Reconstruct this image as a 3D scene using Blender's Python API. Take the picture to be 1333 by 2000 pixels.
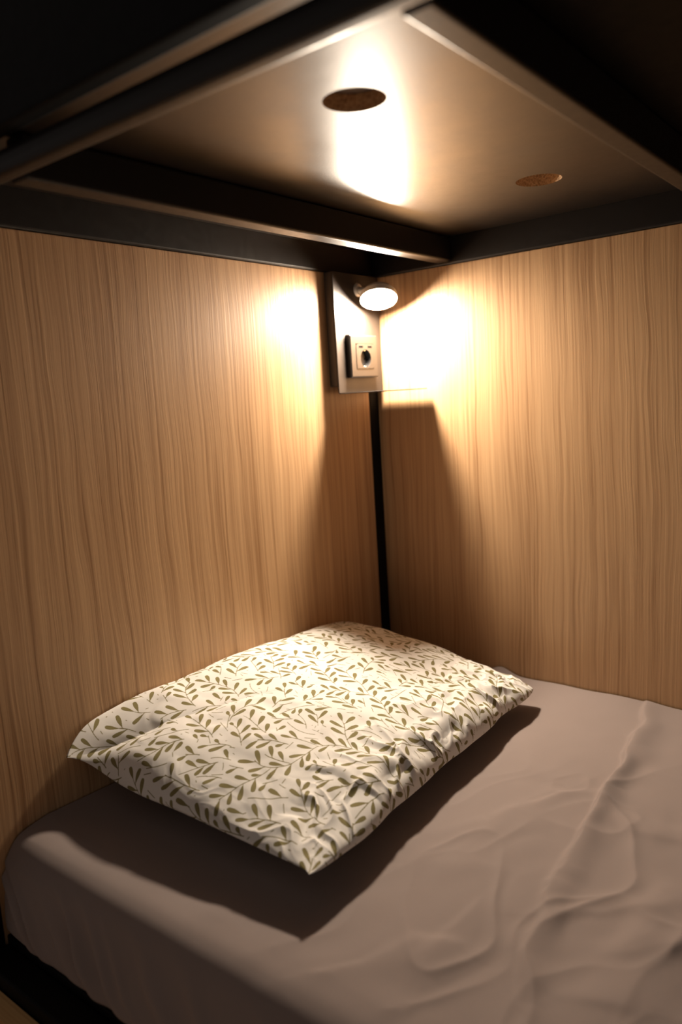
import bpy, bmesh, math, random
import numpy as np
from mathutils import Vector, Matrix

# ------------------------------------------------------------------ reset
for o in list(bpy.data.objects):
    bpy.data.objects.remove(o)
scene = bpy.context.scene
COL = scene.collection

# ------------------------------------------------------------------ camera
# world: corner of the bunk at x=0 (head wall) / y=0 (back wall), z=0 at eye level
cam_d = bpy.data.cameras.new('camera')
cam_d.sensor_fit = 'HORIZONTAL'
cam_d.sensor_width = 24.0
cam_d.lens = 1488.58 / 1333 * 24.0
cam = bpy.data.objects.new('camera', cam_d)
COL.objects.link(cam)
RX = ((0.78425937, -0.04448224, 0.61883647),
      (0.61740268, 0.15441544, -0.77134286),
      (-0.06124685, 0.98700415, 0.14856521))
M4 = Matrix(RX).to_4x4()
M4.translation = Vector((1.0, -1.401, 0.0))
cam.matrix_world = M4
cam_d.clip_start = 0.02
cam_d.dof.use_dof = True
cam_d.dof.focus_distance = 1.22
cam_d.dof.aperture_fstop = 2.4
scene.camera = cam

# ------------------------------------------------------------------ world / exposure
world = bpy.data.worlds.new('world')
scene.world = world
world.use_nodes = True
wb = world.node_tree.nodes['Background']
wb.inputs['Color'].default_value = (1.0, 0.86, 0.78, 1)
wb.inputs['Strength'].default_value = 0.115
vs = scene.view_settings
vs.view_transform = 'Standard'
vs.look = 'None'
vs.gamma = 1.0
vs.exposure = 0.0
vs.use_curve_mapping = False
LAMP_STRENGTH = 1150.0
LAMP_COLOR = (1.0, 0.85, 0.68, 1)


# ------------------------------------------------------------------ material helpers
def new_mat(name):
    m = bpy.data.materials.new(name)
    m.use_nodes = True
    nt = m.node_tree
    return m, nt, nt.nodes['Principled BSDF']


def N(nt, kind, **kw):
    n = nt.nodes.new(kind)
    for k, v in kw.items():
        setattr(n, k, v)
    return n


def math_node(nt, op, a, b=None, c=None):
    n = N(nt, 'ShaderNodeMath', operation=op)
    for i, v in enumerate((a, b, c)):
        if v is None:
            continue
        if isinstance(v, (int, float)):
            n.inputs[i].default_value = v
        else:
            nt.links.new(v, n.inputs[i])
    return n.outputs[0]


def noise(nt, vec, scale, detail=2.0, rough=0.5, dist=0.0):
    n = N(nt, 'ShaderNodeTexNoise')
    n.inputs['Scale'].default_value = scale
    n.inputs['Detail'].default_value = detail
    n.inputs['Roughness'].default_value = rough
    n.inputs['Distortion'].default_value = dist
    nt.links.new(vec, n.inputs['Vector'])
    return n.outputs['Fac']


def comb(nt, x, y, z):
    n = N(nt, 'ShaderNodeCombineXYZ')
    for i, v in enumerate((x, y, z)):
        if isinstance(v, (int, float)):
            n.inputs[i].default_value = v
        else:
            nt.links.new(v, n.inputs[i])
    return n.outputs[0]


def ramp(nt, fac, stops):
    n = N(nt, 'ShaderNodeValToRGB')
    cr = n.color_ramp
    while len(cr.elements) < len(stops):
        cr.elements.new(0.5)
    for e, (p, c) in zip(cr.elements, stops):
        e.position = p
        e.color = c if len(c) == 4 else (*c, 1)
    nt.links.new(fac, n.inputs['Fac'])
    return n.outputs['Color']


def mixc(nt, fac, a, b, mode='MIX'):
    n = N(nt, 'ShaderNodeMix', data_type='RGBA', blend_type=mode)
    if isinstance(fac, (int, float)):
        n.inputs[0].default_value = fac
    else:
        nt.links.new(fac, n.inputs[0])
    for i, v in ((6, a), (7, b)):
        if isinstance(v, tuple):
            n.inputs[i].default_value = v if len(v) == 4 else (*v, 1)
        else:
            nt.links.new(v, n.inputs[i])
    return n.outputs[2]


def bump(nt, bsdf, height, strength, distance):
    b = N(nt, 'ShaderNodeBump')
    b.inputs['Strength'].default_value = strength
    b.inputs['Distance'].default_value = distance
    nt.links.new(height, b.inputs['Height'])
    nt.links.new(b.outputs['Normal'], bsdf.inputs['Normal'])


def wood_mat(name, axis, seed, light=(0.65, 0.41, 0.215), dark=(0.32, 0.172, 0.076), rough=0.42):
    """light oak laminate, grain along z; axis = horizontal axis of the panel"""
    m, nt, b = new_mat(name)
    tc = N(nt, 'ShaderNodeTexCoord')
    sp = N(nt, 'ShaderNodeSeparateXYZ')
    nt.links.new(tc.outputs['Object'], sp.inputs[0])
    h, z = sp.outputs[axis], sp.outputs['Z']
    # slow sideways wander of the grain
    w1 = noise(nt, comb(nt, math_node(nt, 'MULTIPLY', h, 5.0), math_node(nt, 'MULTIPLY', z, 1.7), seed), 1.0, 2.0, 0.5)
    w2 = noise(nt, comb(nt, math_node(nt, 'MULTIPLY', h, 26.0), math_node(nt, 'MULTIPLY', z, 6.0), seed + 3), 1.0, 1.0, 0.5)
    hw = math_node(nt, 'MULTIPLY_ADD', math_node(nt, 'SUBTRACT', w1, 0.5), 0.034, h)
    hw = math_node(nt, 'MULTIPLY_ADD', math_node(nt, 'SUBTRACT', w2, 0.5), 0.010, hw)

    def streak(fh, fz, off, det=2.0, ro=0.5):
        return noise(nt, comb(nt, math_node(nt, 'MULTIPLY', hw, fh), math_node(nt, 'MULTIPLY', z, fz), seed + off), 1.0, det, ro)
    broad = streak(11, 0.5, 7.3, 2.0)
    mid = streak(62, 0.9, 1.7, 2.0, 0.6)
    fine = streak(210, 1.6, 4.1, 2.0, 0.6)
    pore = streak(520, 9.0, 9.9, 1.0)
    v = math_node(nt, 'MULTIPLY_ADD', math_node(nt, 'SUBTRACT', mid, 0.5), 0.62, 0.5)
    v = math_node(nt, 'MULTIPLY_ADD', math_node(nt, 'SUBTRACT', fine, 0.5), 1.15, v)
    v = math_node(nt, 'MULTIPLY_ADD', math_node(nt, 'SUBTRACT', broad, 0.5), 0.55, v)
    v = math_node(nt, 'MULTIPLY_ADD', math_node(nt, 'SUBTRACT', pore, 0.5), 0.42, v)
    midc = tuple(0.42 * a + 0.58 * c for a, c in zip(dark, light))
    col = ramp(nt, v, [(0.16, dark), (0.45, midc), (0.80, light)])
    tone = noise(nt, comb(nt, math_node(nt, 'MULTIPLY', h, 3.0), math_node(nt, 'MULTIPLY', z, 0.7), seed + 20), 1.0, 1.0)
    col = mixc(nt, math_node(nt, 'MULTIPLY', tone, 0.35), col, (0.46, 0.25, 0.13))
    nt.links.new(col, b.inputs['Base Color'])
    b.inputs['Roughness'].default_value = rough
    b.inputs['Specular IOR Level'].default_value = 0.45
    bump(nt, b, v, 0.12, 0.002)
    return m


def black_mat(name, col=(0.0035, 0.0028, 0.0025), rough=0.6, scuff=0.5, spec=0.12):
    m, nt, b = new_mat(name)
    tc = N(nt, 'ShaderNodeTexCoord')
    n1 = noise(nt, tc.outputs['Object'], 90.0, 3.0, 0.6)
    n2 = noise(nt, tc.outputs['Object'], 9.0, 2.0, 0.5)
    c = mixc(nt, math_node(nt, 'MULTIPLY', n2, scuff), col, tuple(min(1, x * 2.2) for x in col))
    nt.links.new(c, b.inputs['Base Color'])
    r = math_node(nt, 'MULTIPLY_ADD', n1, 0.16, rough - 0.08)
    nt.links.new(r, b.inputs['Roughness'])
    b.inputs['Specular IOR Level'].default_value = spec
    bump(nt, b, n1, 0.08, 0.0008)
    return m


def laminate_mat():
    """dark semi-gloss laminate under the upper bunk"""
    m, nt, b = new_mat('dark_laminate')
    tc = N(nt, 'ShaderNodeTexCoord')
    n1 = noise(nt, tc.outputs['Object'], 420.0, 2.0, 0.6)
    n2 = noise(nt, tc.outputs['Object'], 14.0, 4.0, 0.65)
    c = mixc(nt, n2, (0.014, 0.009, 0.006), (0.022, 0.015, 0.010))
    nt.links.new(c, b.inputs['Base Color'])
    r = math_node(nt, 'MULTIPLY_ADD', n2, 0.16, 0.245)
    r = math_node(nt, 'MULTIPLY_ADD', n1, 0.06, r)
    nt.links.new(r, b.inputs['Roughness'])
    b.inputs['Specular IOR Level'].default_value = 0.8
    bump(nt, b, n1, 0.22, 0.0006)
    return m


def particle_mat():
    m, nt, b = new_mat('particle_board')
    tc = N(nt, 'ShaderNodeTexCoord')
    n1 = noise(nt, tc.outputs['Object'], 330.0, 3.0, 0.7)
    c = ramp(nt, n1, [(0.30, (0.22, 0.12, 0.055)), (0.5, (0.55, 0.34, 0.17)), (0.7, (0.75, 0.53, 0.30))])
    nt.links.new(c, b.inputs['Base Color'])
    b.inputs['Roughness'].default_value = 0.85
    bump(nt, b, n1, 0.6, 0.002)
    return m


def cloth_mat(name, ca, cb, weave=1500.0):
    m, nt, b = new_mat(name)
    tc = N(nt, 'ShaderNodeTexCoord')
    n1 = noise(nt, tc.outputs['Object'], weave, 2.0, 0.6)
    n2 = noise(nt, tc.outputs['Object'], 11.0, 3.0, 0.6)
    c = mixc(nt, n2, ca, cb)
    nt.links.new(c, b.inputs['Base Color'])
    b.inputs['Roughness'].default_value = 0.85
    b.inputs['Specular IOR Level'].default_value = 0.25
    b.inputs['Sheen Weight'].default_value = 0.15
    b.inputs['Sheen Roughness'].default_value = 0.5
    bump(nt, b, n1, 0.15, 0.0006)
    return m


def print_mat():
    """off-white cotton with the olive vine print; the print's outline is a mesh attribute"""
    m, nt, b = new_mat('vine_print_cotton')
    at = N(nt, 'ShaderNodeAttribute')
    at.attribute_name = 'print_distance'
    mr = N(nt, 'ShaderNodeMapRange', interpolation_type='SMOOTHSTEP')
    mr.inputs['From Min'].default_value = 0.35
    mr.inputs['From Max'].default_value = -0.35
    nt.links.new(at.outputs['Fac'], mr.inputs['Value'])
    tc = N(nt, 'ShaderNodeTexCoord')
    n1 = noise(nt, tc.outputs['Object'], 1400.0, 2.0, 0.6)
    n2 = noise(nt, tc.outputs['Object'], 40.0, 2.0, 0.6)
    olive = mixc(nt, n2, (0.205, 0.17, 0.068), (0.28, 0.235, 0.10))
    c = mixc(nt, mr.outputs[0], (0.82, 0.785, 0.73), olive)
    nt.links.new(c, b.inputs['Base Color'])
    b.inputs['Roughness'].default_value = 0.85
    b.inputs['Specular IOR Level'].default_value = 0.25
    bump(nt, b, n1, 0.12, 0.0006)
    return m


def metal_mat(name, col, rough, metallic=1.0):
    m, nt, b = new_mat(name)
    tc = N(nt, 'ShaderNodeTexCoord')
    n1 = noise(nt, tc.outputs['Object'], 60.0, 4.0, 0.7)
    c = mixc(nt, n1, tuple(x * 0.8 for x in col), tuple(min(1, x * 1.15) for x in col))
    nt.links.new(c, b.inputs['Base Color'])
    r = math_node(nt, 'MULTIPLY_ADD', n1, 0.2, rough - 0.1)
    nt.links.new(r, b.inputs['Roughness'])
    b.inputs['Metallic'].default_value = metallic
    return m


def plain_mat(name, col, rough=0.5, spec=0.5):
    m, nt, b = new_mat(name)
    tc = N(nt, 'ShaderNodeTexCoord')
    n1 = noise(nt, tc.outputs['Object'], 200.0, 2.0)
    c = mixc(nt, n1, tuple(x * 0.93 for x in col), tuple(min(1, x * 1.07) for x in col))
    nt.links.new(c, b.inputs['Base Color'])
    b.inputs['Roughness'].default_value = rough
    b.inputs['Specular IOR Level'].default_value = spec
    return m


def emit_mat():
    m = bpy.data.materials.new('lamp_glow')
    m.use_nodes = True
    nt = m.node_tree
    nt.nodes.clear()
    out = N(nt, 'ShaderNodeOutputMaterial')
    e = N(nt, 'ShaderNodeEmission')
    e.inputs['Color'].default_value = LAMP_COLOR
    e.inputs['Strength'].default_value = LAMP_STRENGTH
    nt.links.new(e.outputs[0], out.inputs['Surface'])
    return m


MAT = dict(
    wood_left=wood_mat('oak_head_panel', 'Y', 2.3),
    wood_back=wood_mat('oak_back_panel', 'X', 11.9),
    wood_ledge=wood_mat('oak_ledge', 'Y', 5.1, (0.75, 0.46, 0.19), (0.52, 0.27, 0.09)),
    amber=plain_mat('amber_varnish', (0.42, 0.19, 0.03), 0.35),
    black=black_mat('black_powder_coat'),
    tube=black_mat('black_tube_steel', (0.011, 0.0085, 0.007), 0.40, 0.5, 0.36),
    laminate=laminate_mat(),
    particle=particle_mat(),
    sheet=cloth_mat('taupe_sheet', (0.252, 0.196, 0.175), (0.280, 0.220, 0.197)),
    core=cloth_mat('mattress_ticking', (0.5, 0.48, 0.45), (0.56, 0.54, 0.5)),
    upper_cloth=cloth_mat('upper_ticking', (0.42, 0.36, 0.31), (0.5, 0.43, 0.37)),
    print=print_mat(),
    plate=metal_mat('grey_sheet_metal', (0.032, 0.024, 0.019), 0.5, 0.2),
    box=black_mat('dark_box_steel', (0.045, 0.038, 0.035), 0.5),
    socket=plain_mat('grey_socket_plastic', (0.023, 0.017, 0.013), 0.4),
    well=plain_mat('dark_socket_well', (0.006, 0.0055, 0.0055), 0.4, 0.3),
    slot=plain_mat('slot_black', (0.002, 0.002, 0.002), 0.7, 0.05),
    contact=metal_mat('bright_contact', (0.85, 0.8, 0.72), 0.3),
    lamp_body=plain_mat('white_lamp_body', (0.7, 0.66, 0.6), 0.4),
    floor=black_mat('dark_floor', (0.03, 0.022, 0.017), 0.5),
    glow=emit_mat(),
)


# ------------------------------------------------------------------ mesh helpers
def link_mesh(name, me, mat, parent=None, smooth=False):
    me.materials.append(mat)
    if smooth:
        me.polygons.foreach_set('use_smooth', [True] * len(me.polygons))
    o = bpy.data.objects.new(name, me)
    COL.objects.link(o)
    if parent:
        o.parent = parent
    return o


def from_bm(name, bm, mat, parent=None, smooth=False):
    bmesh.ops.recalc_face_normals(bm, faces=bm.faces)
    me = bpy.data.meshes.new(name)
    bm.to_mesh(me)
    bm.free()
    return link_mesh(name, me, mat, parent, smooth)


def box_bm(x0, x1, y0, y1, z0, z1, bev=0.0, seg=2):
    bm = bmesh.new()
    bmesh.ops.create_cube(bm, size=1.0)
    for v in bm.verts:
        v.co = Vector(((x0 + x1) / 2 + v.co.x * (x1 - x0), (y0 + y1) / 2 + v.co.y * (y1 - y0), (z0 + z1) / 2 + v.co.z * (z1 - z0)))
    if bev > 0:
        bmesh.ops.bevel(bm, geom=bm.edges[:], offset=bev, segments=seg, affect='EDGES', profile=0.5)
    return bm


def box(name, dims, mat, parent=None, bev=0.0, seg=2):
    return from_bm(name, box_bm(*dims, bev=bev, seg=seg), mat, parent)


def lathe_bm(profile, origin, axis, seg=40):
    """profile: list of (radius, height along axis); closed when the radius is 0 at an end"""
    ax = Vector(axis).normalized()
    a = ax.orthogonal().normalized()
    c = ax.cross(a)
    o = Vector(origin)
    bm = bmesh.new()
    rings = []
    for r, hgt in profile:
        if r < 1e-7:
            rings.append([bm.verts.new(o + ax * hgt)])
        else:
            rings.append([bm.verts.new(o + ax * hgt + (a * math.cos(t) + c * math.sin(t)) * r)
                          for t in (2 * math.pi * k / seg for k in range(seg))])
    for r0, r1 in zip(rings, rings[1:]):
        for k in range(seg):
            k2 = (k + 1) % seg
            if len(r0) == 1 and len(r1) > 1:
                bm.faces.new((r0[0], r1[k], r1[k2]))
            elif len(r1) == 1 and len(r0) > 1:
                bm.faces.new((r0[k], r1[0], r0[k2]))
            elif len(r0) > 1:
                bm.faces.new((r0[k], r1[k], r1[k2], r0[k2]))
    return bm


def empty(name, loc, label=None, cat=None, group=None):
    o = bpy.data.objects.new(name, None)
    o.empty_display_size = 0.05
    o.location = loc
    COL.objects.link(o)
    if label:
        o['label'] = label
        o['category'] = cat
        if group:
            o['group'] = group
    return o


def adopt(root):
    """children were modelled in world coordinates: undo the root's offset"""
    for ch in root.children:
        ch.location = ch.location - root.location


def tag(o, label, cat):
    o['label'] = label
    o['category'] = cat
    return o


def struct(o):
    o['kind'] = 'structure'
    return o


_rng = np.random.RandomState(7)
_perm = _rng.permutation(512)
_grad = _rng.rand(512) * 2 - 1


def vnoise(x, y, seed=0):
    """smooth 2D value noise in -1..1 (numpy arrays)"""
    xi = np.floor(x).astype(int)
    yi = np.floor(y).astype(int)
    fx = x - xi
    fy = y - yi
    fx = fx * fx * fx * (fx * (fx * 6 - 15) + 10)
    fy = fy * fy * fy * (fy * (fy * 6 - 15) + 10)

    def g(i, j):
        return _grad[(_perm[(i + seed * 17) % 512] + _perm[(j + seed * 31) % 512] * 3 + j * 7) % 512]
    return (g(xi, yi) * (1 - fx) + g(xi + 1, yi) * fx) * (1 - fy) + (g(xi, yi + 1) * (1 - fx) + g(xi + 1, yi + 1) * fx) * fy


def grid_mesh(name, P, closed_v=False):
    """P: (nu, nv, 3) array -> quad grid"""
    nu, nv = P.shape[:2]
    idx = np.arange(nu * nv).reshape(nu, nv)
    a, b = idx[:-1, :-1].ravel(), idx[1:, :-1].ravel()
    c, d = idx[1:, 1:].ravel(), idx[:-1, 1:].ravel()
    return P.reshape(-1, 3), np.stack([a, b, c, d], 1)


def np_mesh(name, V, F):
    me = bpy.data.meshes.new(name)
    me.vertices.add(len(V))
    me.vertices.foreach_set('co', np.ascontiguousarray(V, dtype=np.float32).ravel())
    me.loops.add(F.size)
    me.loops.foreach_set('vertex_index', np.ascontiguousarray(F, dtype=np.int32).ravel())
    me.polygons.add(len(F))
    me.polygons.foreach_set('loop_start', np.arange(0, F.size, F.shape[1], dtype=np.int32))
    me.polygons.foreach_set('loop_total', np.full(len(F), F.shape[1], dtype=np.int32))
    me.update(calc_edges=True)
    me.validate()
    return me


# ------------------------------------------------------------------ the setting
Z_BED = -0.597          # top of the mattress
Z_WALL = 0.251          # top of the wood panels
Z_BOARD = 0.305         # underside of the upper bunk's board
X_END = 2.05
FLOOR_Z = -1.10

struct(box('wall_left', (-0.020, 0.0, -0.962, -0.031, FLOOR_Z, Z_WALL), MAT['wood_left'], bev=0.001, seg=1))
struct(box('wall_back', (0.0014, X_END, 0.0, 0.020, FLOOR_Z, Z_WALL), MAT['wood_back'], bev=0.001, seg=1))
struct(box('floor', (-0.10, X_END + 0.05, -2.4, 0.06, FLOOR_Z - 0.03, FLOOR_Z), MAT['floor']))

# ------------------------------------------------------------------ bunk frame (black steel)
fr = empty('bunk_bed', (0, 0, FLOOR_Z), 'black steel bunk bed with corner post, rails and overhead tubes', 'bunk bed')
box('corner_post', (-0.032, 0.0012, -0.0305, 0.020, FLOOR_Z, 0.44), MAT['black'], fr, bev=0.0005, seg=1)
box('front_post', (-0.036, 0.004, -1.003, -0.963, FLOOR_Z, 0.82), MAT['black'], fr, bev=0.003)
box('wall_rail', (-0.020, 0.003, -0.962, 0.012, Z_WALL + 0.0005, Z_BOARD + 0.018), MAT['tube'], fr, bev=0.004, seg=3)
box('wall_rail', (0.0035, X_END, -0.003, 0.020, Z_WALL + 0.0005, Z_BOARD + 0.018), MAT['tube'], fr, bev=0.004, seg=3)
box('cross_tube', (0.170, 0.203, -0.9185, -0.0035, 0.256, Z_BOARD - 0.001), MAT['tube'], fr, bev=0.004, seg=3)
box('front_tube', (0.0045, X_END, -0.946, -0.919, 0.256, 0.282), MAT['tube'], fr, bev=0.009, seg=4)
box('front_beam', (0.0045, X_END, -0.970, -0.948, 0.286, 0.80), MAT['black'], fr, bev=0.003)
box('cross_beam', (0.692, 0.718, -0.9185, -0.0035, 0.256, Z_BOARD - 0.001), MAT['tube'], fr, bev=0.003, seg=3)
box('bed_rail', (0.0045, X_END, -1.000, -0.9605, -0.86, -0.722), MAT['black'], fr, bev=0.003)
box('bed_platform', (0.001, X_END, -0.9595, -0.002, -0.735, -0.7125), MAT['black'], fr, bev=0.002)
box('end_post', (X_END, X_END + 0.04, -1.003, -0.963, FLOOR_Z, 0.82), MAT['black'], fr, bev=0.003)
adopt(fr)


# ------------------------------------------------------------------ boards of the upper bunk
def holed_board(name, x0, x1, y0, y1, z0, z1, holes, mat, parent, seg=48):
    """board with round through holes: each hole sits in a square cell"""
    bm = bmesh.new()
    half = 0.05
    xs = sorted({x0, x1, *[h[0] - half for h in holes], *[h[0] + half for h in holes]})
    ys = sorted({y0, y1, *[h[1] - half for h in holes], *[h[1] + half for h in holes]})
    for z in (z0, z1):
        for i in range(len(xs) - 1):
            for j in range(len(ys) - 1):
                cx, cy = (xs[i] + xs[i + 1]) / 2, (ys[j] + ys[j + 1]) / 2
                hole = next((h for h in holes if abs(h[0] - cx) < 1e-6 and abs(h[1] - cy) < 1e-6), None)
                if hole is None:
                    bm.faces.new([bm.verts.new((a, b, z)) for a, b in ((xs[i], ys[j]), (xs[i + 1], ys[j]), (xs[i + 1], ys[j + 1]), (xs[i], ys[j + 1]))])
                    continue
                ring, sq = [], []
                for k in range(seg):
                    t = 2 * math.pi * k / seg
                    c, s = math.cos(t), math.sin(t)
                    ring.append(bm.verts.new((cx + c * hole[2], cy + s * hole[2], z)))
                    q = half / max(abs(c), abs(s))
                    sq.append(bm.verts.new((cx + c * q, cy + s * q, z)))
                for k in range(seg):
                    k2 = (k + 1) % seg
                    bm.faces.new((ring[k], sq[k], sq[k2], ring[k2]))
    for (a, b), (c, d) in (((x0, y0), (x1, y0)), ((x1, y0), (x1, y1)), ((x1, y1), (x0, y1)), ((x0, y1), (x0, y0))):
        bm.faces.new([bm.verts.new(p) for p in ((a, b, z0), (c, d, z0), (c, d, z1), (a, b, z1))])
    bmesh.ops.remove_doubles(bm, verts=bm.verts, dist=1e-5)
    for f in bm.faces:
        c = f.calc_center_median()
        if abs(f.normal.z) > 0.5 and (f.normal.z > 0) != (c.z > (z0 + z1) / 2):
            f.normal_flip()
    me = bpy.data.meshes.new(name)
    bm.to_mesh(me)
    bm.free()
    o = link_mesh(name, me, mat, parent)
    for hx, hy, hr in holes:
        link = from_bm('hole_rim', lathe_bm([(hr, z0 + 0.0002), (hr, z1 - 0.0002), (hr + 0.002, z1 - 0.0002), (hr + 0.002, z0 + 0.0002), (hr, z0 + 0.0002)],
                                            (hx, hy, 0), (0, 0, 1), seg), MAT['particle'], o, smooth=False)
        link['label'] = 'raw particle board inside the hole'
    return o


bb = empty('bunk_base_board', (0.33, -0.47, Z_BOARD), 'dark glossy board with two round holes above the pillow', 'board')
holed_board('panel', 0.004, 0.712, -0.947, -0.004, Z_BOARD, Z_BOARD + 0.019,
            [(0.500, -0.713, 0.034), (0.500, -0.252, 0.034)], MAT['laminate'], bb)
adopt(bb)
b2 = box('bunk_base_board', (0.713, X_END - 0.001, -0.947, -0.004, Z_BOARD, Z_BOARD + 0.019), MAT['black'], bev=0.001, seg=1)
tag(b2, 'plain matt black board beyond the overhead cross beam', 'board')

um = box('upper_mattress', (0.02, X_END - 0.02, -0.945, -0.006, Z_BOARD + 0.0195, Z_BOARD + 0.15), MAT['upper_cloth'], bev=0.015, seg=3)
tag(um, 'upper mattress on the dark board, glimpsed through its holes', 'mattress')


# ------------------------------------------------------------------ wooden ledge by the bed rail
lg = empty('wooden_ledge', (1.0, -1.1, FLOOR_Z), 'light wooden ledge with a recessed tray in front of the black bed rail', 'ledge')
LZ = -0.742
ly0, ly1 = -1.30, -1.0025
tx0, ty1 = 0.16, -1.027


def ledge_top():
    bm = bmesh.new()
    # frame of the tray: outer rectangle, inner rounded rectangle
    x0, x1 = 0.006, X_END
    ix0, ix1, iy0, iy1, r = -0.4, 0.155, -1.275, ty1, 0.022
    ix0 = x0 + 0.02
    pts = []
    for cx, cy, a0 in ((ix1 - r, iy1 - r, 0), (ix0 + r, iy1 - r, 90), (ix0 + r, iy0 + r, 180), (ix1 - r, iy0 + r, 270)):
        for k in range(7):
            t = math.radians(a0 + 15 * k)
            pts.append((cx + r * math.cos(t), cy + r * math.sin(t)))
    top = [bm.verts.new((p[0], p[1], LZ)) for p in pts]
    low = [bm.verts.new((p[0], p[1], LZ - 0.012)) for p in pts]
    corners = [(x1, ly1), (x0, ly1), (x0, ly0), (x1, ly0)]
    cv = [bm.verts.new((*c, LZ)) for c in corners]
    n = len(pts)
    for i in range(n):
        j = (i + 1) % n
        bm.faces.new((top[i], top[j], low[j], low[i]))
    for q in range(4):
        for k in range(6):
            bm.faces.new((cv[q], top[q * 7 + k + 1], top[q * 7 + k]))
        q2 = (q + 1) % 4
        bm.faces.new((cv[q], cv[q2], top[(q2 * 7) % n], top[q * 7 + 6]))
    cb = [bm.verts.new((*c, LZ - 0.03)) for c in corners]
    for q in range(4):
        q2 = (q + 1) % 4
        bm.faces.new((cv[q], cb[q], cb[q2], cv[q2]))
    bm.faces.new(cb)
    o = from_bm('ledge_top', bm, MAT['wood_ledge'], lg)
    bm = bmesh.new()
    bm.faces.new([bm.verts.new((p[0], p[1], LZ - 0.0118)) for p in pts])
    t = from_bm('tray_bottom', bm, MAT['amber'], lg)
    t['label'] = 'amber bottom of the recessed tray'


ledge_top()
box('ledge_front', (0.006, X_END, ly0, ly0 + 0.02, FLOOR_Z, LZ - 0.0305), MAT['wood_ledge'], lg, bev=0.001, seg=1)
box('ledge_back', (0.006, X_END, ly1 - 0.02, ly1, FLOOR_Z, LZ - 0.0305), MAT['wood_ledge'], lg, bev=0.001, seg=1)
adopt(lg)


# ------------------------------------------------------------------ mattress with fitted sheet
def seg_ridge(X, Y, pts, width, height, sharp, side=1):
    """height field of a crease along a polyline; sharp: steep on one side"""
    best = np.full(X.shape, 1e9)
    sgn = np.zeros(X.shape)
    tt = np.zeros(X.shape)
    n = len(pts) - 1
    for i in range(n):
        ax, ay = pts[i]
        bx, by = pts[i + 1]
        dx, dy = bx - ax, by - ay
        l2 = dx * dx + dy * dy
        t = np.clip(((X - ax) * dx + (Y - ay) * dy) / l2, 0, 1)
        px, py = ax + t * dx, ay + t * dy
        d = np.hypot(X - px, Y - py)
        m = d < best
        best = np.where(m, d, best)
        sgn = np.where(m, np.sign((X - ax) * dy - (Y - ay) * dx), sgn)
        tt = np.where(m, (i + t) / n, tt)
    env = np.sin(np.pi * np.clip(tt, 0.02, 0.98)) ** 0.5
    s = sgn * side
    lo, hi = (0.38, 1.7) if sharp else (0.85, 1.9)
    w = np.where(s > 0, width * lo, width * hi) * (1 + 0.5 * vnoise(X * 14, Y * 14, 41))
    if not sharp:
        height = height * (0.75 + 0.75 * vnoise(X * 10 + 3, Y * 10, 42))
    return height * env * np.exp(-(best / w) ** 2)


CREASES = [
    # long fold from the back wall towards the front
    ([(0.578, 0.01), (0.606, -0.10), (0.622, -0.20), (0.632, -0.33), (0.638, -0.41), (0.643, -0.53), (0.650, -0.60)], 0.014, 0.0130),
    ([(0.650, -0.58), (0.662, -0.66), (0.672, -0.73), (0.70, -0.80)], 0.013, 0.0060),
    ([(0.646, -0.57), (0.60, -0.60), (0.55, -0.615), (0.49, -0.66)], 0.016, 0.0045),
    ([(0.637, -0.36), (0.58, -0.41), (0.55, -0.45), (0.53, -0.52), (0.47, -0.60)], 0.017, 0.0050),
    ([(0.43, -0.20), (0.47, -0.27), (0.52, -0.34), (0.56, -0.37)], 0.022, 0.0060),
    ([(0.44, -0.60), (0.41, -0.68), (0.40, -0.75)], 0.02, 0.0035),
    ([(0.66, -0.66), (0.74, -0.60), (0.80, -0.55)], 0.015, 0.0045),
    ([(0.67, -0.72), (0.76, -0.67), (0.83, -0.62)], 0.015, 0.0045),
    ([(0.62, -0.75), (0.57, -0.78), (0.54, -0.84), (0.49, -0.88)], 0.014, 0.0045),
    ([(0.66, -0.76), (0.72, -0.76), (0.80, -0.74)], 0.014, 0.0035),
    ([(0.60, -0.66), (0.59, -0.74), (0.60, -0.82)], 0.014, 0.0035),
    ([(0.63, -0.20), (0.68, -0.26), (0.75, -0.30)], 0.022, 0.0040),
    ([(0.64, -0.42), (0.70, -0.44), (0.78, -0.42)], 0.016, 0.0030),
    ([(0.36, -0.88), (0.345, -0.83), (0.37, -0.79)], 0.008, 0.0020),
    ([(0.50, -0.72), (0.44, -0.80), (0.42, -0.87)], 0.016, 0.0030),
    ([(0.86, -0.40), (0.78, -0.55), (0.76, -0.70), (0.72, -0.84)], 0.03, 0.0060),
]


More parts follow.
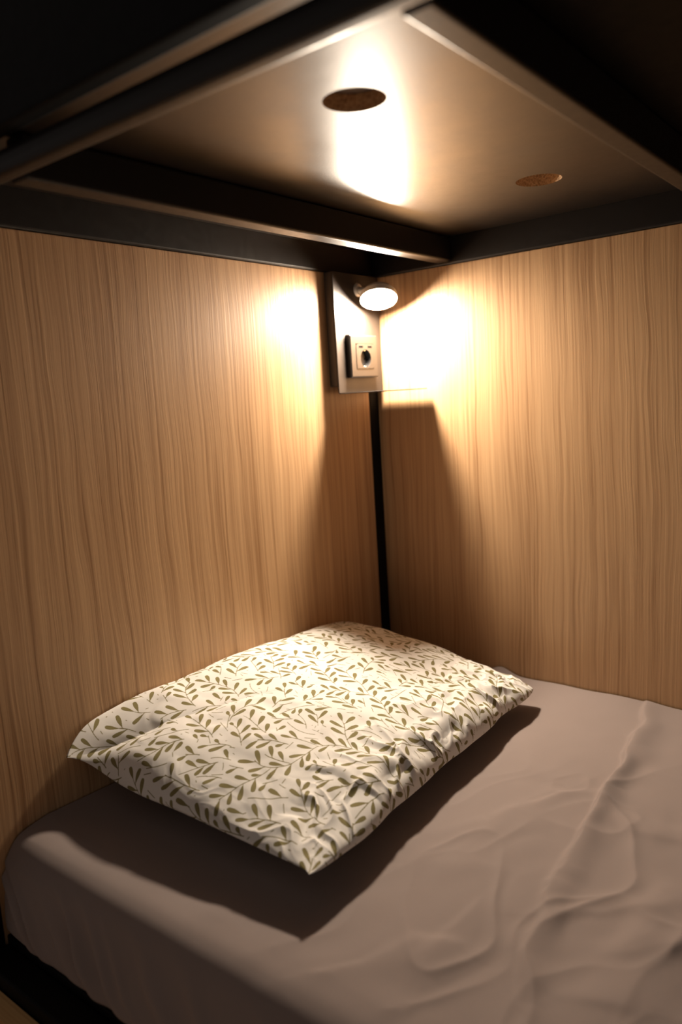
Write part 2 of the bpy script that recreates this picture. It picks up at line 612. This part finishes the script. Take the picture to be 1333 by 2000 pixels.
def bed_height(X, Y):
    """sheet surface above the flat mattress top"""
    h = 0.022 * np.exp(-np.clip(X, 0, None) / 0.10) * np.clip((-Y) / 0.5, 0, 1)
    wob = 0.006 * vnoise(X * 18, Y * 18, 5)
    for i, (pts, w, a) in enumerate(CREASES):
        h = h + seg_ridge(X + wob, Y + 0.006 * vnoise(X * 22, Y * 22, 9), pts, w, a, i < 2)
    h = h + 0.0022 * vnoise(X * 6, Y * 6, 2) + 0.0010 * vnoise(X * 17, Y * 13, 3)
    # ruck of sheet at the back wall
    h = h + 0.014 * np.exp(-((X - 0.285) / 0.026) ** 2) * np.exp(-((Y + 0.005) / 0.022) ** 2)
    # small rucks of the slack cloth
    wx, wy = X + 0.02 * vnoise(X * 9, Y * 9, 51), Y + 0.02 * vnoise(X * 9, Y * 9, 52)
    r1 = 1 - np.abs(vnoise(wx * 9 + wy * 6, wy * 5 - wx * 9, 53)) * 2
    r2 = 1 - np.abs(vnoise(wx * 15 - wy * 5, wy * 9, 54)) * 2
    zone = np.clip((X - 0.36) / 0.25, 0, 1) * np.clip((-Y - 0.15) / 0.3, 0, 1)
    h = h + zone * (0.0032 * np.clip(r1, -0.3, 1) ** 2 + 0.0020 * np.clip(r2, -0.3, 1) ** 2)
    return h


def bed_mesh():
    y_back, y_front = -0.0035, -0.966
    xs = np.concatenate([np.linspace(0.0032, 1.0, 400), np.linspace(1.008, X_END - 0.01, 60)])
    # profile: flat top, soft shoulder, bulging side, tuck
    prof = [(y, 0.0, 1.0) for y in np.linspace(y_back, -0.855, 270)]
    key = np.array([(-0.855, 0.0), (-0.885, -0.0012), (-0.904, -0.0055), (-0.919, -0.016), (-0.931, -0.034), (-0.943, -0.055),
                    (-0.955, -0.077), (-0.964, -0.096), (-0.966, -0.104), (-0.957, -0.1105), (-0.940, -0.1125)])
    kt = np.arange(len(key), dtype=float)
    tq = np.linspace(0, len(key) - 1, 81)[1:]
    ker = np.interp(tq, kt, key[:, 0]), np.interp(tq, kt, key[:, 1])
    sm = [np.convolve(np.concatenate([[q[0]] * 6, q, [q[-1]] * 6]), np.ones(13) / 13, 'valid') for q in ker]
    for q in range(len(tq)):
        prof.append((sm[0][q], sm[1][q], max(0.0, 1.0 - q / 30)))
    prof = np.array(prof)
    X, T = np.meshgrid(xs, np.arange(len(prof)), indexing='ij')
    Y = prof[T, 0]
    Z = prof[T, 1]
    W = prof[T, 2]
    # rounded corner in plan at the head end
    rc = 0.075
    inset = np.where(X < rc, rc - np.sqrt(np.clip(rc ** 2 - (rc - X) ** 2, 0, None)), 0.0) * 0.10
    k = np.clip((-Y - 0.55) / (-y_front - 0.55), 0, 1) ** 3
    Y = Y + inset * k
    Z = Z - 0.020 * (inset / rc) * k
    H = bed_height(X, Y) * np.clip(W * 1.1, 0, 1)
    # the head end stands fuller against the wall panel
    upper = np.clip((Z + 0.100) / 0.07, 0, 1) * np.clip((-Y - 0.70) / 0.2, 0, 1)
    full = np.exp(-X / 0.13) * upper
    H = H + 0.020 * full * (1 - 0.5 * np.clip(W, 0, 1))
    Y = Y - 0.026 * full * np.clip((-Y - 0.84) / 0.06, 0, 1)
    # gathers running down the front side, slanting away from the head end
    side = np.clip((-Z - 0.022) / 0.045, 0, 1)
    ph = X + 1.35 * Z + 0.006 * vnoise(X * 20, Z * 30, 13)
    g = np.zeros_like(X)
    for x0, am, wd in ((-0.055, 0.0060, 0.010), (-0.028, 0.0055, 0.008), (0.035, 0.0025, 0.014), (0.085, 0.0065, 0.012), (0.140, 0.0055, 0.015),
                       (0.170, 0.0030, 0.010), (0.24, 0.0045, 0.018), (0.32, 0.0035, 0.02), (0.45, 0.004, 0.02), (0.6, 0.004, 0.02), (0.8, 0.004, 0.02)):
        g = g + am * np.exp(-((ph - x0) / wd) ** 2) - 0.5 * am * np.exp(-((ph - x0 + 1.6 * wd) / wd) ** 2)
    Y = Y - 1.7 * g * side * np.clip((Z + 0.112) / 0.03, 0, 1)
    # two cords of gathered hem at the very corner
    P = np.stack([X, Y, Z_BED + Z + H], -1)
    V, F = grid_mesh('fitted_sheet', P)
    return np_mesh('fitted_sheet', V, F[:, ::-1])


mt = empty('mattress', (1.0, -0.48, -0.712), 'mattress in a creased taupe fitted sheet under the pillow', 'mattress')
sheet = link_mesh('fitted_sheet', bed_mesh(), MAT['sheet'], mt, smooth=True)
sheet['label'] = 'creased taupe fitted sheet'
core = from_bm('core', box_bm(0.006, X_END - 0.015, -0.93, -0.006, -0.7120, Z_BED - 0.03, bev=0.03, seg=4), MAT['core'], mt)
adopt(mt)


# ------------------------------------------------------------------ vine print
def vine_print(wmm, hmm, seed):
    """distance field (mm) of a leafy vine print on a wmm x hmm cloth, 1 mm grid"""
    rnd = random.Random(seed)
    D = np.full((hmm, wmm), 9.0, dtype=np.float32)
    occ = np.zeros((hmm, wmm), dtype=np.int32)      # id of what occupies the cloth

    def window(x0, y0, x1, y1, pad):
        return max(0, int(min(x0, x1) - pad)), min(wmm, int(max(x0, x1) + pad) + 2), max(0, int(min(y0, y1) - pad)), min(hmm, int(max(y0, y1) + pad) + 2)

    def blob(ax, ay, bx, by, r0, r1, leaf):
        xa, xb, ya, yb = window(ax, ay, bx, by, 8)
        if xa >= xb or ya >= yb:
            return None
        yy, xx = np.mgrid[ya:yb, xa:xb].astype(np.float32)
        dx, dy = bx - ax, by - ay
        l2 = dx * dx + dy * dy + 1e-6
        t = np.clip(((xx - ax) * dx + (yy - ay) * dy) / l2, 0, 1)
        d = np.hypot(xx - ax - t * dx, yy - ay - t * dy)
        r = r0 + (r1 - r0) * np.sin(math.pi * (0.03 + 0.63 * t)) ** 1.35 if leaf else r0
        return (xa, xb, ya, yb), d - r

    def free(ws, d, ident, margin):
        xa, xb, ya, yb = ws
        o = occ[ya:yb, xa:xb]
        return not np.any((d < margin) & (o != 0) & (o != ident))

    def stamp(ws, d, ident, margin):
        xa, xb, ya, yb = ws
        D[ya:yb, xa:xb] = np.minimum(D[ya:yb, xa:xb], d)
        o = occ[ya:yb, xa:xb]
        o[(d < margin)] = ident

    def leaf(x, y, ang, ident, size=1.0):
        for L in (21.5 * size, 17.0 * size, 13.0 * size):
            L *= rnd.uniform(0.88, 1.1)
            ex, ey = x + math.cos(ang) * L, y + math.sin(ang) * L
            mx, my = x + math.cos(ang) * 4, y + math.sin(ang) * 4
            q = blob(mx, my, ex, ey, 0.8, 3.45 * (0.6 + 0.4 * L / 21.5), True)
            if q is None:
                return
            if free(q[0], q[1], ident, 1.7):
                s = blob(x, y, mx, my, 0.65, 0.65, False)
                if s:
                    stamp(*s, ident, 1.0)
                stamp(*q, -ident, 1.8)
                return

    count = [0]

    def grow(x, y, ang, maxlen, base):
        count[0] += 1
        ident = count[0]
        curve = rnd.uniform(-0.012, 0.012)
        run, sidev, since = 0.0, rnd.choice((-1, 1)), rnd.uniform(0, 8)
        spots = []
        while run < maxlen:
            curve += rnd.gauss(0, 0.0035)
            curve = max(-0.03, min(0.03, curve)) - 0.0015 * math.sin(ang - base)
            ang += curve * 2.0
            nx, ny = x + math.cos(ang) * 2.0, y + math.sin(ang) * 2.0
            if not (-10 < nx < wmm + 10 and -10 < ny < hmm + 10):
                break
            lx, ly = int(x + math.cos(ang) * 8), int(y + math.sin(ang) * 8)
            if 0 <= lx < wmm and 0 <= ly < hmm and abs(occ[ly, lx]) not in (0, ident):
                break
            q = blob(x, y, nx, ny, 0.75, 0.75, False)
            if q:
                stamp(*q, ident, 1.2)
            x, y = nx, ny
            run += 2.0
            since += 2.0
            if since >= 8.0:
                since = rnd.uniform(-1.5, 1.0)
                spots.append((x, y, ang, sidev))
                sidev = -sidev
        for sx, sy, sa, sd in spots:
            leaf(sx, sy, sa + sd * rnd.uniform(0.55, 0.95), ident)
        leaf(x, y, ang, ident, 0.9)
        return spots

    base0 = -math.pi / 2          # vines climb from the open end towards the wall
    starts = [(sx + rnd.uniform(-8, 8), hmm + rnd.uniform(-6, 6), base0 + rnd.uniform(-0.5, 0.5)) for sx in range(20, wmm, 62)]
    for sx, sy, sa in starts:
        for bx, by, ba, bs in grow(sx, sy, sa, rnd.uniform(150, 420), base0)[2::3]:
            a = ba - bs * rnd.uniform(0.5, 0.9)
            grow(bx + math.cos(a) * 3, by + math.sin(a) * 3, a, rnd.uniform(35, 90), a)
    # fill the bare cloth with further sprigs
    fails = 0
    while fails < 9000:
        x, y = rnd.uniform(2, wmm - 2), rnd.uniform(2, hmm - 2)
        xa, xb, ya, yb = window(x, y, x, y, 3.6)
        if np.any(occ[ya:yb, xa:xb]):
            fails += 1
            continue
        a = base0 + rnd.gauss(0, 0.75)
        grow(x, y, a, rnd.uniform(20, 85), a)
        fails += 1
    return D


# ------------------------------------------------------------------ pillow
def bed_z_at(X, Y):
    return Z_BED + bed_height(X, Y)


def pillow_mesh():
    WMM, HMM = 900, 640                      # cloth size in mm: along y, along x
    D = vine_print(WMM, HMM, 4)
    nu, nv = 600, 420
    u = np.linspace(-1, 1, nu)               # near (-1) .. far (+1) along the head wall
    v = np.linspace(-1, 1, nv)               # wall (-1) .. open side (+1)
    # denser sampling at the rounded edges
    u = np.sin(u * math.pi / 2) * 0.35 + u * 0.65
    v = np.sin(v * math.pi / 2) * 0.35 + v * 0.65
    U, V = np.meshgrid(u, v, indexing='ij')
    c00, c01 = np.array([0.002, -0.878, -0.461]), np.array([0.454, -0.828, -0.553])   # near-wall, near-open
    c10, c11 = np.array([0.004, -0.160, -0.478]), np.array([0.420, -0.112, -0.565])   # far-wall, far-open
    # rounded corners in plan
    mx = np.maximum(np.abs(U), np.abs(V))
    nn = np.where(U < 0, 9.0, 18.0)
    k = np.where(mx > 1e-6, mx / np.power(np.abs(U) ** nn + np.abs(V) ** nn + 1e-30, 1 / nn), 1.0)
    a, b = (U * k + 1) / 2, (V * k + 1) / 2
    mid = ((1 - a) * (1 - b))[..., None] * c00 + ((1 - a) * b)[..., None] * c01 + (a * (1 - b))[..., None] * c10 + (a * b)[..., None] * c11
    # the near edge droops off the wall
    mid[..., 2] -= 0.074 * np.clip(-U, 0, 1) ** 2.2 * (1 - 0.22 * np.clip((-U - 0.75) / 0.25, 0, 1)) * (1 - np.exp(-b / 0.06)) * (1 - b)
    # edges bow slightly inwards between the corners
    mid[..., 1] += np.where(U < 0, 0.062 - 0.030 * b, 0.012) * (1 - V ** 8) * np.sign(-U) * np.abs(U) ** 6
    mid[..., 0] += 0.010 * (1 - U ** 2) * (-np.clip(V, 0, 1) ** 6)
    mid[..., 0] += 0.004 * vnoise(U * 5 + 3, V * 0 + 1, 21) * np.clip(V, 0, 1) ** 8
    mid[..., 2] += 0.006 * vnoise(U * 4 + 7, V * 2, 23) * np.maximum(np.abs(U), np.abs(V)) ** 6
    fu = (1 - np.abs(U) ** 3.2)
    fv = (1 - np.abs(V) ** 3.2)
    prof = np.clip(fu, 0, 1) ** np.where(U < 0, 0.72, 0.45) * np.clip(fv, 0, 1) ** 0.42
    T = 0.050 * (1 - 0.22 * np.clip(-U, 0, 1) ** 2) + 0.006 * vnoise(U * 2.2 + 5, V * 2.2, 24)
    # crumples of the loose case: strongest along the open side
    edge = np.clip((V - 0.25) / 0.6, 0, 1) ** 1.3
    ends = np.clip((np.abs(U) - 0.55) / 0.4, 0, 1) ** 1.5
    uu = U * 0.34 + 0.02 * vnoise(U * 6, V * 6, 31)
    vv = V * 0.23 + 0.02 * vnoise(U * 7, V * 7, 32)
    ridg = 1 - np.abs(vnoise(uu * 30, vv * 13, 33)) * 2.2
    ridg2 = 1 - np.abs(vnoise(uu * 44 + vv * 20, vv * 24, 34)) * 2.2
    crump = 0.0065 * np.clip(ridg, -0.4, 1) + 0.0040 * np.clip(ridg2, -0.5, 1)
    soft = 0.0030 * vnoise(uu * 17, vv * 17, 35) + 0.0012 * vnoise(uu * 50, vv * 40, 36)
    disp = crump * (edge * 0.95 + ends * 0.12 * (1 - edge)) + soft
    fade = np.clip(prof * 1.6, 0, 1)
    top = mid.copy()
    top[..., 2] += T * prof + disp * fade
    bot = mid.copy()
    floor = bed_z_at(mid[..., 0], mid[..., 1])
    depth = np.clip(mid[..., 2] - floor, 0.01, None)
    bot[..., 2] -= (depth + 0.006) * np.clip(prof, 0, 1) ** 1.0 * (0.42 + 0.58 * np.clip(fu, 0, 1) * np.clip(fv, 0, 1))
    bot[..., 2] = np.maximum(bot[..., 2], floor + 0.0008)
    top[..., 0] = np.maximum(top[..., 0], 0.004)
    bot[..., 0] = np.maximum(bot[..., 0], 0.004)
    # print coordinates follow the cloth: arc length from the middle of the pillow, in mm
    def arcs(P, ax):
        dlt = np.linalg.norm(np.diff(P, axis=ax), axis=2) * 1000
        z = np.zeros_like(P[:1, :, 0] if ax == 0 else P[:, :1, 0])
        c = np.concatenate([z, np.cumsum(dlt, axis=ax)], axis=ax)
        mid_i = P.shape[ax] // 2
        return c - (c[mid_i:mid_i + 1] if ax == 0 else c[:, mid_i:mid_i + 1])
    flat = mid.copy()
    flat[..., 2] += T * prof
    su, sv = arcs(flat, 0), arcs(flat, 1)
    bu, bv = arcs(bot, 0), arcs(bot, 1)

    def lookup(p, q):
        p = np.clip(p + WMM / 2, 0, WMM - 2.001)
        q = np.clip(q + HMM / 2, 0, HMM - 2.001)
        i0, j0 = p.astype(int), q.astype(int)
        fi, fj = p - i0, q - j0
        return (D[j0, i0] * (1 - fi) + D[j0, i0 + 1] * fi) * (1 - fj) + (D[j0 + 1, i0] * (1 - fi) + D[j0 + 1, i0 + 1] * fi) * fj
    d_top = lookup(su, sv)
    # underside: the print runs on round the nearest edge
    gu = np.where(U < 0, su[:1] - (bu - bu[:1]), su[-1:] + (bu[-1:] - bu))
    gv = np.where(V < 0, sv[:, :1] - (bv - bv[:, :1]), sv[:, -1:] + (bv[:, -1:] - bv))
    byu = np.abs(U) * 0.34 - 0.34 > np.abs(V) * 0.21 - 0.21
    d_bot = np.where(byu, lookup(gu, sv), lookup(su, gv))
    # stitch: interior verts of the bottom are new, border shared with the top
    idx_t = np.arange(nu * nv).reshape(nu, nv)
    idx_b = np.full((nu, nv), -1)
    inner = np.zeros((nu, nv), bool)
    inner[1:-1, 1:-1] = True
    idx_b[inner] = nu * nv + np.arange(inner.sum())
    idx_b[~inner] = idx_t[~inner]
    Vv = np.concatenate([top.reshape(-1, 3), bot[inner]])
    att = np.concatenate([d_top.ravel(), d_bot[inner]])

    def quads(ix):
        return np.stack([ix[:-1, :-1].ravel(), ix[:-1, 1:].ravel(), ix[1:, 1:].ravel(), ix[1:, :-1].ravel()], 1)
    F = np.concatenate([quads(idx_t)[:, ::-1], quads(idx_b)])
    me = np_mesh('pillowcase', Vv, F[:, ::-1])
    at = me.attributes.new('print_distance', 'FLOAT', 'POINT')
    at.data.foreach_set('value', att.astype(np.float32))
    return me, top, mid


pl = empty('pillow', (0.23, -0.5, Z_BED), 'plump off-white pillow with an olive leafy vine print, in the corner on the mattress', 'pillow')
pme, ptop, pmid = pillow_mesh()
case = link_mesh('pillowcase', pme, MAT['print'], pl, smooth=True)
adopt(pl)


# ------------------------------------------------------------------ socket bracket with phone shelf
PX = 0.024              # front face of the plate
br = empty('socket_bracket', (0.0, -0.09, 0.01), 'grey sheet-metal bracket with a small shelf in the corner, carrying the socket', 'bracket')
box('back_box', (0.0005, PX - 0.0035, -0.1650, -0.034, 0.022, Z_WALL - 0.001), MAT['box'], br, bev=0.001, seg=1)
box('plate', (PX - 0.003, PX, -0.1655, -0.0095, 0.0085, Z_WALL - 0.001), MAT['plate'], br, bev=0.0008, seg=2)
box('shelf', (PX - 0.003, 0.137, -0.163, -0.0105, 0.0065, 0.0083), MAT['plate'], br, bev=0.0004, seg=1)
sc = from_bm('screw', lathe_bm([(0, 0.0026), (0.0022, 0.0024), (0.0042, 0.0012), (0.0046, 0.0), (0, 0.0)], (PX, -0.093, 0.158), (1, 0, 0), 20), MAT['contact'], br, smooth=True)
adopt(br)


# ------------------------------------------------------------------ power socket on the plate
def frame_bm(x0, x1, yo0, yo1, zo0, zo1, yi0, yi1, zi0, zi1, ch=0.0025):
    """rectangular frame plate with an opening, chamfered outer edge"""
    bm = bmesh.new()

    def loop(x, y0, y1, z0, z1):
        return [bm.verts.new((x, y, z)) for y, z in ((y0, z0), (y1, z0), (y1, z1), (y0, z1))]
    L = [loop(x0, yo0, yo1, zo0, zo1), loop(x1 - ch, yo0, yo1, zo0, zo1), loop(x1, yo0 + ch, yo1 - ch, zo0 + ch, zo1 - ch),
         loop(x1, yi0, yi1, zi0, zi1), loop(x0, yi0, yi1, zi0, zi1)]
    L.append(L[0])
    for A, B in zip(L, L[1:]):
        for k in range(4):
            k2 = (k + 1) % 4
            bm.faces.new((A[k], A[k2], B[k2], B[k]))
    return bm


so = empty('power_socket', (PX, -0.083, 0.08), 'grey round-pin power socket with two charging slots, on the bracket plate', 'socket')
SX0, SX1 = PX + 0.0002, PX + 0.0115
sy0, sy1, sz0, sz1 = -0.1345, -0.0400, 0.0385, 0.1255
iy0, iy1, iz0, iz1 = -0.1165, -0.0560, 0.0560, 0.1080
from_bm('cover_frame', frame_bm(SX0, SX1, sy0, sy1, sz0, sz1, iy0, iy1, iz0, iz1), MAT['socket'], so)


def insert_bm(cy, cz, ry, rz, x0, x1, seg=48):
    """centre plate with a round opening"""
    bm = bmesh.new()
    y0, y1, z0, z1 = iy0 + 0.0006, iy1 - 0.0006, iz0 + 0.0006, iz1 - 0.0006
    ring, sq, back = [], [], []
    for k in range(seg):
        t = 2 * math.pi * (k + 0.5) / seg
        c, s = math.cos(t), math.sin(t)
        ring.append(bm.verts.new((x1, cy + c * ry, cz + s * rz)))
        back.append(bm.verts.new((x0, cy + c * ry, cz + s * rz)))
        qy = ((y1 - cy) if c > 0 else (cy - y0)) / max(abs(c), 1e-6)
        qz = ((z1 - cz) if s > 0 else (cz - z0)) / max(abs(s), 1e-6)
        q = min(qy, qz)
        sq.append(bm.verts.new((x1, cy + c * q, cz + s * q)))
    for k in range(seg):
        k2 = (k + 1) % seg
        bm.faces.new((ring[k], sq[k], sq[k2], ring[k2]))
        bm.faces.new((ring[k2], back[k2], back[k], ring[k]))
    return bm


WCY, WCZ, WR = -0.0845, 0.0772, 0.0185
ins = from_bm('centre_plate', insert_bm(WCY, WCZ, WR, WR, SX0 + 0.001, SX1 + 0.001), MAT['socket'], so)
well = from_bm('socket_well', lathe_bm([(WR - 0.0002, 0.0105), (WR - 0.0012, 0.0015), (0, 0.0015)], (SX0, WCY, WCZ), (1, 0, 0), 40), MAT['well'], so)
well['label'] = 'dark round socket well'
for dy in (-0.0095, 0.0095):
    from_bm('pin_hole', lathe_bm([(0.0028, 0.0), (0, 0.0)], (SX0 + 0.0018, WCY + dy, WCZ), (1, 0, 0), 16), MAT['slot'], well)
for s in (1, -1):
    box('earth_clip', (SX0 + 0.002, SX1 - 0.001, WCY - 0.003, WCY + 0.003, WCZ + s * 0.0165 - 0.001, WCZ + s * 0.0165 + 0.001), MAT['contact'], well, bev=0.0006, seg=1)
for dy in (-0.0155, 0.0155):
    box('charging_slot', (SX1 + 0.0008, SX1 + 0.0013, WCY + dy - 0.0070, WCY + dy + 0.0070, 0.0992, 0.1030), MAT['slot'], so, bev=0.0)
adopt(so)


# ------------------------------------------------------------------ reading lamp
LP = Vector((0.0762, -0.0837, 0.1927))                    # centre of the glowing face
LA = Vector((0.2745, -0.3613, -0.8911)).normalized()      # direction it shines
lamp = empty('reading_lamp', (PX, -0.084, 0.215), 'small round reading lamp glowing above the socket', 'lamp')
from_bm('housing', lathe_bm([(0.0, -0.026), (0.020, -0.0255), (0.030, -0.021), (0.0375, -0.012), (0.0380, -0.0012), (0.0345, -0.0010), (0.0, -0.0012)], LP, LA, 48), MAT['lamp_body'], lamp, smooth=False)
from_bm('bezel', lathe_bm([(0.0340, -0.0008), (0.0380, -0.0008), (0.0382, 0.0000), (0.0340, 0.0000), (0.0340, -0.0008)], LP, LA, 48), MAT['lamp_body'], lamp)
from_bm('diffuser', lathe_bm([(0.0338, 0.0), (0.0325, 0.0028), (0.027, 0.0050), (0.018, 0.0065), (0.009, 0.0071), (0.0, 0.0073)], LP, LA, 48), MAT['glow'], lamp)
a0 = LP - LA * 0.018
a1 = Vector((PX + 0.0008, -0.084, 0.2185))
d = a1 - a0
from_bm('arm', lathe_bm([(0.0, 0.012), (0.006, 0.012), (0.006, d.length), (0.0, d.length)], a0, d, 20), MAT['lamp_body'], lamp)
from_bm('rosette', lathe_bm([(0.0, 0.005), (0.011, 0.0045), (0.014, 0.0), (0.0, 0.0)], (PX + 0.0003, -0.084, 0.2185), (1, 0, 0), 28), MAT['lamp_body'], lamp)
adopt(lamp)
